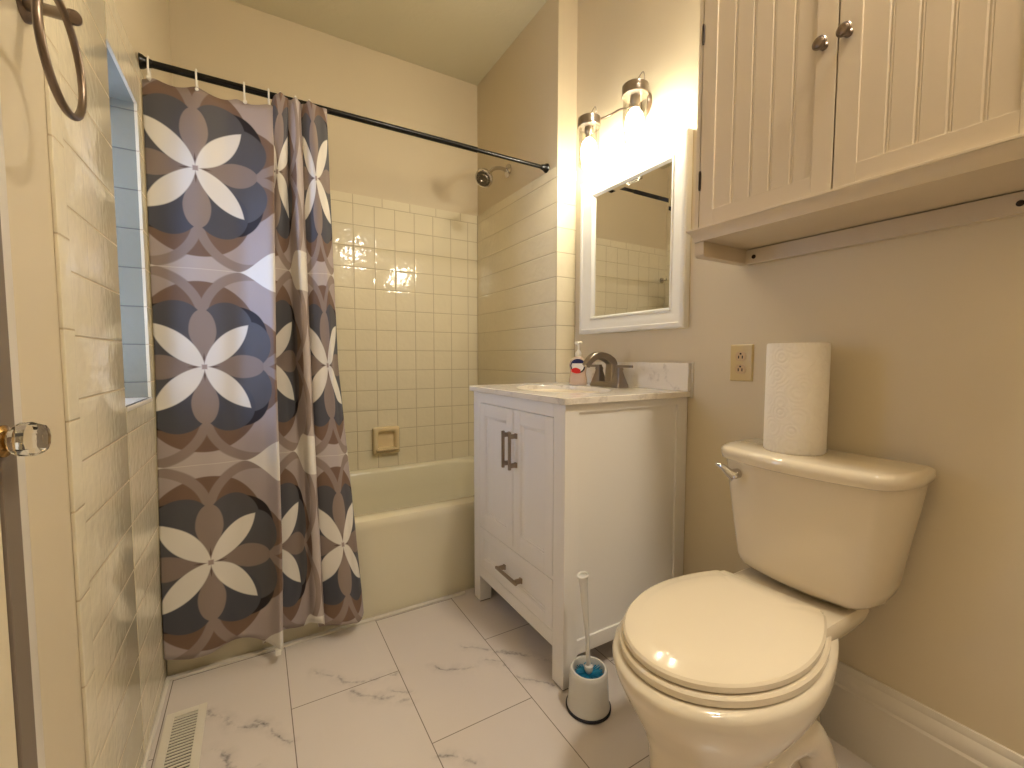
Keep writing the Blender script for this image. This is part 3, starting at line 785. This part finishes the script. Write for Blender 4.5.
# ------------------------------------------------------------------ vanity light
def vlight():
    t = thing('vanity_light', 'two jar vanity wall light with lit bulbs above the mirror', 'wall light', (XR,1.285,1.95))
    X, K = 1.172, 1.0
    def zz(z): return .9977 + (z-.9977)*K
    bm = NB(); lathe(bm, [(.055,0),(.055,.012),(.050,.018),(.02,.020),(.012,.030)], (XR,1.25,1.945), (-1,0,0), 32); obj('back_plate', bm, M['pewter'], t)
    bm = NB(); tube(bm, smooth_path([(X+.040,1.158,1.932),(XR-.062,1.20,1.936),(XR-.040,1.24,1.944),(XR-.034,1.275,1.948),(XR-.050,1.31,1.952),(XR-.066,1.345,1.944),(XR-.075,1.375,1.944),(X+.036,1.402,1.944)],8), .0042, 10)
    obj('arm', bm, M['pewter'], t)
    for y in (1.402*K, 1.158*K):
        bm = NB(); rj = .041
        lathe(bm, [(rj-.001,zz(1.760)),(rj,zz(1.763)),(rj,zz(1.905)),(rj-.002,zz(1.915)),(rj-.0035,zz(1.915)),(rj-.002,zz(1.904)),(rj-.002,zz(1.764)),(rj-.0035,zz(1.762))], (X,y,0), (0,0,1), 36)
        tube(bm, [(X+(rj-.001)*math.cos(2*PI*k/36), y+(rj-.001)*math.sin(2*PI*k/36), zz(1.7605)) for k in range(36)], .0022, 6, closed=True)
        j = obj('jar_shade', bm, M['jar'], t, label='clear glass jar')
        bm = NB(); lathe(bm, [(.0435,zz(1.905)),(.045,zz(1.908)),(.0435,zz(1.913)),(.045,zz(1.917)),(.0435,zz(1.922)),(.045,zz(1.927)),(.045,zz(1.938)),(.039,zz(1.943)),(.014,zz(1.944)),(.012,zz(1.952)),(.004,zz(1.955))], (X,y,0), (0,0,1), 36)
        lid = obj('jar_lid', bm, M['nickel'], t, label='ribbed nickel jar lid')
        bm = NB(); tube(bm, smooth_path([(X,y-.041,zz(1.925)),(X-.002,y-.044,zz(1.948)),(X-.002,y-.036,zz(1.968)),(X,y-.010,zz(1.956)),(X,y+.0,zz(1.953))],5), .0017, 8)
        tube(bm, smooth_path([(X+.041,y,zz(1.925)),(X+.043,y,zz(1.947)),(X+.032,y,zz(1.966)),(X+.008,y,zz(1.956))],5), .0017, 8)
        obj('wire_bail', bm, M['nickel'], lid)
        bm = NB(); lathe(bm, [(.0,zz(1.905)),(.018,zz(1.904)),(.018,zz(1.885)),(.014,zz(1.880)),(.013,zz(1.862))], (X,y,0), (0,0,1), 20); obj('socket', bm, M['nickel'], t)
        bm = NB(); lathe(bm, [(.012,zz(1.864)),(.015,zz(1.858)),(.024,zz(1.847)),(.030,zz(1.830)),(.0315,zz(1.812)),(.029,zz(1.794)),(.021,zz(1.782)),(.010,zz(1.7765)),(.0,zz(1.776))], (X,y,0), (0,0,1), 24)
        obj('bulb', bm, M['bulb'], t, label='lit warm white bulb')
vlight()

# ------------------------------------------------------------------ wall cabinet
def cabinet():
    xf, y0, y1, z0, z1 = 1.077, .166, .829, 1.318, 2.10
    t = thing('wall_cabinet', 'cream beadboard wall cabinet with two doors above the toilet', 'cabinet', (XR,.485,z0))
    XB = XR-.0008
    bm = NB(); box(bm,(xf+.020,y0,1.345),(XB,y1,z1)); obj('body', bm, M['cab'], t, smooth=0)
    bm = NB()
    for a,b in ((y0,y0+.012),(y1-.012,y1)): box(bm,(xf,a,1.350),(xf+.022,b,z1),.001)
    box(bm,(xf,y0+.012,z1-.03),(xf+.022,y1-.012,z1),.001)
    obj('face_frame', bm, M['cab'], t, smooth=0)
    bm = NB()
    loft(bm, [rect_loop(xf-d,XB,y0-d,y1+d,z,.0005,1) for z,d in ((1.318,0),(1.3185,.001),(1.326,.002),(1.336,.005),(1.343,.010),(1.347,.014),(1.3475,.016),(1.3525,.016),(1.3535,.014))])
    obj('ledge', bm, M['cab'], t, smooth=20)
    for a,b in ((y0,y0+.028),(y1-.028,y1)):
        bm = NB(); prism(bm, [(xf+.004,1.318),(XB,1.318),(XB,1.277),(xf+.012,1.277),(xf+.004,1.282)], 1, a, b, .001); obj('bracket', bm, M['cab'], t, smooth=25)
    bm = NB(); box(bm,(XR-.022,y0+.028,1.274),(XB,y1-.028,1.3155),.001); r = obj('back_rail', bm, M['cab'], t, smooth=0)
    for y in (.775,.253):
        bm = NB(); lathe(bm, [(.006,0),(.006,.0015),(.003,.002)], (XR-.022,y,1.293), (-1,0,0), 16); obj('screw', bm, M['hinge'], r)
    # doors
    zb, ztp = 1.356, 2.065; w = .041
    for (a,b,ky,nm) in ((.4895,.8145,.514,'l'),(.1800,.4865,.469,'r')):
        bm = NB(); xd = xf-.001
        ring_frame(bm, xd, xf+.019, a, b, zb, ztp, w, .001)
        # beadboard: boards with V grooves, one surface
        pa, pb = a+w, b-w; nb = 5; pts = []
        bw = (pb-pa)/nb
        pts.append((xd+.0045, pa-.001))
        for k in range(nb):
            q0, q1 = pa+k*bw, pa+(k+1)*bw
            pts += [(xd+.0045,q0+.002),(xd+.0045,q1-.008),(xd+.0058,q1-.0065),(xd+.0048,q1-.0045),(xd+.0064,q1-.001)]
        pts = pts[:-3] + [(xd+.0045,pb+.001)]
        front = [(x,y,zb+w-.001) for x,y in pts]; back = [(xd+.014,pb+.001,zb+w-.001),(xd+.014,pa-.001,zb+w-.001)]
        lo = front+back; hi = [(x,y,ztp-w+.001) for x,y,_ in lo]
        bm2 = NB(); loft(bm2, [lo, hi])
        d = obj('door', bm, M['cab'], t, smooth=0)
        obj('beadboard_panel', bm2, M['cab'], d, smooth=0)
        zk = 1.664
        bm = NB(); lathe(bm, [(.008,0),(.008,.003),(.005,.006),(.005,.014),(.010,.017),(.0138,.020),(.0142,.0225),(.012,.025),(.0105,.0245),(.009,.026),(.005,.027),(.0,.0275)], (xd,ky,zk), (-1,0,0), 28)
        obj('knob', bm, M['pewter'], d, label='round antique pewter knob')
        yh = b-.001 if nm == 'l' else a-.0015
        for zh in (1.482,1.868):
            bm = NB(); lathe(bm, [(.0035,-.022),(.0035,.022)], (xd-.002,yh,zh), (0,0,1), 12); lathe(bm, [(.0028,-.026),(.0028,.026)], (xd-.002,yh,zh), (0,0,1), 10)
            obj('hinge', bm, M['hinge'], d)
cabinet()

# ------------------------------------------------------------------ outlet
def outlet():
    y, z = .814, .981
    t = thing('wall_outlet', 'ivory duplex wall outlet between the vanity and the toilet', 'outlet', (XR,y,z))
    bm = NB(); loft(bm, [[(XR-h,p[0],p[1]) for p in rect_loop(y-.0365+i,y+.0365-i,z-.0565+i,z+.0565-i,0,.003,3)] for i,h in ((0,0),(0,.003),(.003,.0062),(.005,.0066))])
    obj('cover_plate', bm, M['plate'], t, smooth=30)
    for s in (-1,1):
        c = z+s*.0195; bm = NB()
        pts = []
        for k in range(32):
            a = 2*PI*k/32; pts.append((y+.0172*math.cos(a), c+max(-.0143,min(.0143,.0172*math.sin(a)))))
        loft(bm, [[(XR-h,a,b) for a,b in pts] for h in (.004,.0086)])
        r = obj('receptacle', bm, M['recept'], t, smooth=0)
        bm = NB(); xs = XR-.0088
        box(bm,(xs-.0006,y+.0045,c-.0065),(xs+.001,y+.0075,c+.0025)); box(bm,(xs-.0006,y-.0075,c-.0065),(xs+.001,y-.0045,c+.0025))
        loft(bm, [[(x,y+.003*math.cos(a),c+.008+.003*math.sin(a)) for a in [2*PI*k/12 for k in range(12)]] for x in (xs+.001,xs-.0006)])
        obj('slots', bm, M['slot'], r, smooth=0)
    bm = NB(); lathe(bm, [(.003,0),(.0028,.0012)], (XR-.0065,y,z), (-1,0,0), 12); obj('screw', bm, M['plate'], t)
outlet()

# ------------------------------------------------------------------ toilet
A0, A1 = Vector((.600,.547)), Vector((1.085,.588))
AX = (A1-A0).normalized(); NX = Vector((-AX.y, AX.x))
def TP(s, w, z): p = A0 + AX*s + NX*w; return (p.x, p.y, z)
def egg(front, mid, rear, hw, rw, z, n=24, crn=.0):
    """s coordinate along the axis: front tip, widest place, rear edge"""
    half = []
    for k in range(n+1):
        a = PI/2*k/n; half.append((mid-(mid-front)*math.cos(a), hw*math.sin(a)))
    for k in range(1, n//2+1):
        q = k/(n//2); s = mid+(rear-mid)*q
        w = rw+(hw-rw)*(1-q**1.9)
        half.append((s, w))
    c = .012
    s, w = half.pop(); half += [(s-c*1.2,w),(s-c*.35,w-c*.15),(s,w-c)]
    L = half + [(s, -w) for s, w in reversed(half)][:-1]
    return [TP(s, w, z) for s, w in L]
def toilet():
    t = thing('toilet', 'biscuit two piece toilet with closed lid beneath the wall cabinet', 'toilet', (1.0,.56,0))
    # bowl with pedestal
    E_ = lambda f,m,r,hw,rw,z: egg(f,m,r,hw,rw,z)
    bm = NB()
    L = [E_(.048,.28,.60,.122,.100,0), E_(.048,.28,.60,.122,.100,.014), E_(.064,.28,.60,.110,.090,.03), E_(.068,.28,.60,.106,.085,.09), E_(.069,.28,.59,.108,.085,.155),
         E_(.068,.28,.58,.124,.088,.205), E_(.052,.275,.56,.150,.095,.25), E_(.024,.27,.55,.174,.105,.30), E_(.002,.265,.54,.190,.115,.345), E_(-.008,.262,.53,.1915,.125,.375), E_(-.005,.262,.53,.1895,.125,.386), E_(.010,.265,.52,.178,.118,.391)]
    loft(bm, L); obj('bowl', bm, M['porcelain'], t, smooth=60)
    # rear deck under the tank
    bm = NB(); loft(bm, [rect_loop(xa_,xb_,.56-w,.56+w,z,.025) for z,w,xa_,xb_ in ((.19,.05,.98,1.10),(.26,.06,.98,1.12),(.32,.078,.98,1.16),(.355,.105,.98,1.20),(.385,.122,.98,1.225),(.412,.128,.98,1.235),(.425,.122,.985,1.23))]); obj('tank_deck', bm, M['porcelain'], t, smooth=60)
    # trapway bulge
    bm = NB()
    for s in (-1,1):
        P = smooth_path([(.78,.56+s*.07,.10),(.90,.56+s*.085,.20),(1.02,.56+s*.085,.17),(1.10,.56+s*.08,.06),(1.12,.56+s*.075,.02)],6); tube(bm, P, .045, 14)
    obj('trapway', bm, M['porcelain'], t, smooth=60)
    for s in (-1,1):
        bm = NB(); lathe(bm, [(.014,0),(.014,.006),(.009,.016),(.0,.018)], (.98,.56+s*.105,.010), (0,0,1), 16); obj('bolt_cap', bm, M['porcelain'], t)
    # seat ring and lid
    def ins(i, z, f=.012, hw=.178, rw=.124, r=.486): return egg(f+i, .265, r-i, hw-i, rw-i, z)
    bm = NB(); loft(bm, [ins(.004,.392), ins(-.002,.396), ins(-.002,.408), ins(.002,.412)]); obj('seat', bm, M['seat'], t, smooth=40)
    bm = NB(); loft(bm, [ins(.009,.4135), ins(.005,.417), ins(.005,.427), ins(.009,.4315), ins(.018,.4345), ins(.036,.4375), ins(.041,.4392), ins(.07,.4402), ins(.10,.4408)]); obj('lid', bm, M['seat'], t, smooth=20)
    for s in (-1,1):
        bm = NB(); lathe(bm, [(.012,-.02),(.012,.02)], TP(.492,s*.075,.408), (NX.x,NX.y,0), 16); lathe(bm, [(.013,.395),(.013,.408)], TP(.492,s*.075,0), (0,0,1), 16); obj('seat_hinge', bm, M['seat'], t)
    # tank: bowed front, tapering down
    yc = .556
    def tk(z, hw, xf, bow, xb=1.272, r=.045, n=14):
        pts = [(xb, yc-hw+.012), (xb, yc+hw-.012)]
        # left end rounded, bowed front, right end rounded
        F = []
        for k in range(41):
            q = -1+2*k/40; a = abs(q)
            y = yc+hw*q; x = xf - bow*(1-q*q) 
            # corner rounding
            e = max(0,(a-.78)/.22); x += r*(1-math.sqrt(max(0,1-e*e)))*1.6
            F.append((x,y))
        F = F[::-1]
        return [(x,y,z+.012) for x,y in [(xb,yc+hw*.97)]+F+[(xb,yc-hw*.97)]]
    bm = NB()
    loft(bm, [tk(.420,.120,1.155,.02), tk(.424,.142,1.140,.026), tk(.438,.156,1.128,.030), tk(.463,.163,1.121,.033), tk(.55,.177,1.118,.036), tk(.65,.194,1.116,.038), tk(.713,.203,1.115,.038)])
    obj('tank', bm, M['porcelain'], t, smooth=50)
    bm = NB()
    loft(bm, [tk(.7125,.206,1.108,.041,1.277,.06), tk(.716,.2105,1.103,.042,1.277,.06), tk(.727,.2125,1.101,.042,1.277,.06), tk(.738,.2125,1.101,.042,1.277,.06), tk(.744,.209,1.105,.041,1.277,.06), tk(.7475,.200,1.114,.039,1.277,.06)])
    obj('tank_lid', bm, M['porcelain'], t, smooth=50)
    # flush lever on the front, left end
    c = Vector((1.084,.688,.692))
    bm = NB(); lathe(bm, [(.013,-.012),(.013,.008),(.010,.012),(.004,.014)], c, (-1,0,0), 20); 
    P = smooth_path([c+Vector((-.012,-.006,-.004)), c+Vector((-.018,.006,.004)), c+Vector((-.022,.022,.016)), c+Vector((-.024,.040,.021))],6)
    tube(bm, P, [.0175-.0135*(i/(len(P)-1))**.8 for i in range(len(P))], 14)
    obj('flush_lever', bm, M['chrome'], t)
toilet()

# paper towel roll on the tank
t = thing('paper_towel_roll', 'white embossed paper towel roll standing on the toilet tank', 'paper towel roll', (1.190,.600,.760))
bm = NB(); c = (1.190,.600,.7598); R_, r_ = .0685, .020
lathe(bm, [(r_,.001),(R_-.003,.0),(R_,.004),(R_,.270),(R_-.002,.2735),(r_,.2735)], c, (0,0,1), 64)
obj('paper_sheet', bm, M['towel'], t, smooth=40)
bm = NB(); lathe(bm, [(r_-.002,.2),(r_,.2),(r_,.2742),(r_-.002,.2742),(r_-.002,.2)], c, (0,0,1), 32); obj('cardboard_core', bm, M['core'], t)

# ------------------------------------------------------------------ toilet brush
cx, cy = .795, .925
t = thing('brush_holder', 'white toilet brush holder cup on the floor by the vanity leg', 'brush holder', (cx,cy,0))
bm = NB(); lathe(bm, [(.059,.004),(.0610,.010),(.0595,.016),(.0580,.022),(.0565,.05),(.0545,.085),(.0535,.105),(.0525,.113),(.0500,.117),(.0455,.117),(.0435,.113),(.0435,.05),(.004,.045)], (cx,cy,0), (0,0,1), 48); obj('cup', bm, M['brushw'], t)
bm = NB(); lathe(bm, [(.061,0),(.064,.002),(.064,.007),(.060,.009)], (cx,cy,0), (0,0,1), 48); obj('base_ring', bm, M['navy'], t, label='dark navy rubber base ring')
t = thing('toilet_brush', 'white handled toilet brush with blue bristles standing in its holder', 'toilet brush', (cx,cy,.06))
P = smooth_path([(cx-.001,cy,.108),(cx-.003,cy+.001,.16),(cx-.006,cy+.002,.22),(cx-.012,cy+.004,.29),(cx-.018,cy+.007,.370),(cx-.019,cy+.0075,.386)],6); n = len(P)
bm = NB(); tube(bm, P, [.0062 if i < n*.35 else .0062+.0098*((i/(n-1)-.35)/.65)**1.3 for i in range(n)], 16); h = obj('handle', bm, M['brushw'], t)
a = P[-1]; bm = NB(); tube(bm, [(a.x+.0135*math.cos(2*PI*k/20), a.y+.0135*math.sin(2*PI*k/20), a.z+.002+.004*math.cos(2*PI*k/20)) for k in range(20)], .0032, 8, closed=True)
obj('hanging_loop', bm, M['brushw'], h)
bm = NB(); lathe(bm, [(.006,.126),(.012,.122),(.0125,.112),(.010,.106),(.006,.100)], (cx,cy,0), (0,0,1), 20); obj('collar', bm, M['brushw'], t)
bm = NB(); rr = random.Random(3)
for i in range(420):
    a = rr.uniform(0,2*PI); z = rr.uniform(.070,.103); l = rr.uniform(.030,.041)
    p = Vector((cx+.004*math.cos(a),cy+.004*math.sin(a),z-.004)); q = Vector((cx+l*math.cos(a),cy+l*math.sin(a),z+rr.uniform(0,.008)))
    tube(bm, [p,(p+q)/2,q], [.0016,.0015,.0012], 5)
br = obj('bristles', bm, M['teal'], t, label='blue bristles'); br['kind'] = 'stuff'

# ------------------------------------------------------------------ floor register
def vent():
    t = thing('floor_register', 'white slotted metal floor register by the left wall', 'floor vent', (-.195,1.33,0))
    x0,x1,y0,y1 = -.240,-.146,1.165,1.484
    bm = NB(); w = .020; zt = .006
    box(bm,(x0,y0,.0003),(x0+w,y1,zt),.0015); box(bm,(x1-w,y0,.0003),(x1,y1,zt),.0015)
    box(bm,(x0+w,y0,.0003),(x1-w,y0+w,zt),.0015); box(bm,(x0+w,y1-w,.0003),(x1-w,y1,zt),.0015)
    obj('vent_frame', bm, M['vent'], t, smooth=0)
    bm = NB(); n = 26; p = (y1-y0-2*w)/n
    for k in range(n):
        y = y0+w+(k+.5)*p
        prism(bm, [(y-p*.30,.0016),(y-p*.30,.0040),(y+p*.06,.0050),(y+p*.06,.0020)], 0, x0+w-.001, x1-w+.001)
    obj('louver_slats', bm, M['vent'], t, smooth=0)
    obj('duct_dark_sheet', B((x0+w-.002,y0+w-.002,.0003),(x1-w+.002,y1-w+.002,.001)), M['dark_gap'], t, smooth=0)  # dark sheet on the floor, painted in place of the shade inside the duct
vent()

# ------------------------------------------------------------------ towel ring
def towel_ring():
    t = thing('towel_ring', 'brushed nickel towel ring on the painted left wall', 'towel ring', (XP,.925,1.505))
    a, b = Vector((XP,.925,1.502)), Vector((-.198,.838,1.455)); d = b-a
    bm = NB(); lathe(bm, [(.024,0),(.024,.004),(.020,.009),(.011,.012)], a, (1,0,0), 28); obj('mount_plate', bm, M['pewter'], t)
    bm = NB(); L_ = d.length; lathe(bm, [(.0095,.004),(.0075,L_*.5),(.0078,L_-.008),(.0092,L_-.005),(.0092,L_+.003),(.007,L_+.006),(.0,L_+.007)], a, d, 24); obj('post', bm, M['pewter'], t)
    c = Vector((-.203,.806,1.386)); R_ = .070
    e1 = Vector((.02,1,0)).normalized(); e2 = Vector((-.03,0,1)).normalized()
    bm = NB(); tube(bm, [c + e1*R_*math.cos(2*PI*k/72) + e2*R_*math.sin(2*PI*k/72) for k in range(72)], .0048, 12, closed=True); obj('ring', bm, M['pewter'], t)
towel_ring()

# ------------------------------------------------------------------ bathroom fill light, added out of view to brighten the room
t = thing('fill_light', 'round fill light added out of view above the doorway side of the toilet', 'added fill light', (.97,-.02,ZC))
bm = NB(); lathe(bm, [(.15,0),(.15,.02),(.145,.03)], (.97,-.02,ZC), (0,0,-1), 32); obj('fill_base', bm, M['trim'], t)
bm = NB(); lathe(bm, [(.14,.028),(.13,.06),(.09,.085),(.0,.095)], (.97,-.02,ZC), (0,0,-1), 32); obj('fill_dome', bm, emit_mat('bathroom_fill_glow', (1.0,.92,.78), BATH_FILL), t)

# ------------------------------------------------------------------ hall fill light, added unseen behind the camera
t = thing('fill_light', 'round white fill light added in the hall behind the camera', 'added fill light', (.36,-1.0,ZC))
bm = NB(); lathe(bm, [(.15,0),(.15,.02),(.145,.03)], (.36,-1.0,ZC), (0,0,-1), 32); obj('fill_base', bm, M['trim'], t)
bm = NB(); lathe(bm, [(.14,.028),(.13,.06),(.09,.085),(.0,.095)], (.36,-1.0,ZC), (0,0,-1), 32); obj('fill_dome', bm, emit_mat('hall_fill_glow', (1.0,.93,.83), HALL_FILL), t)
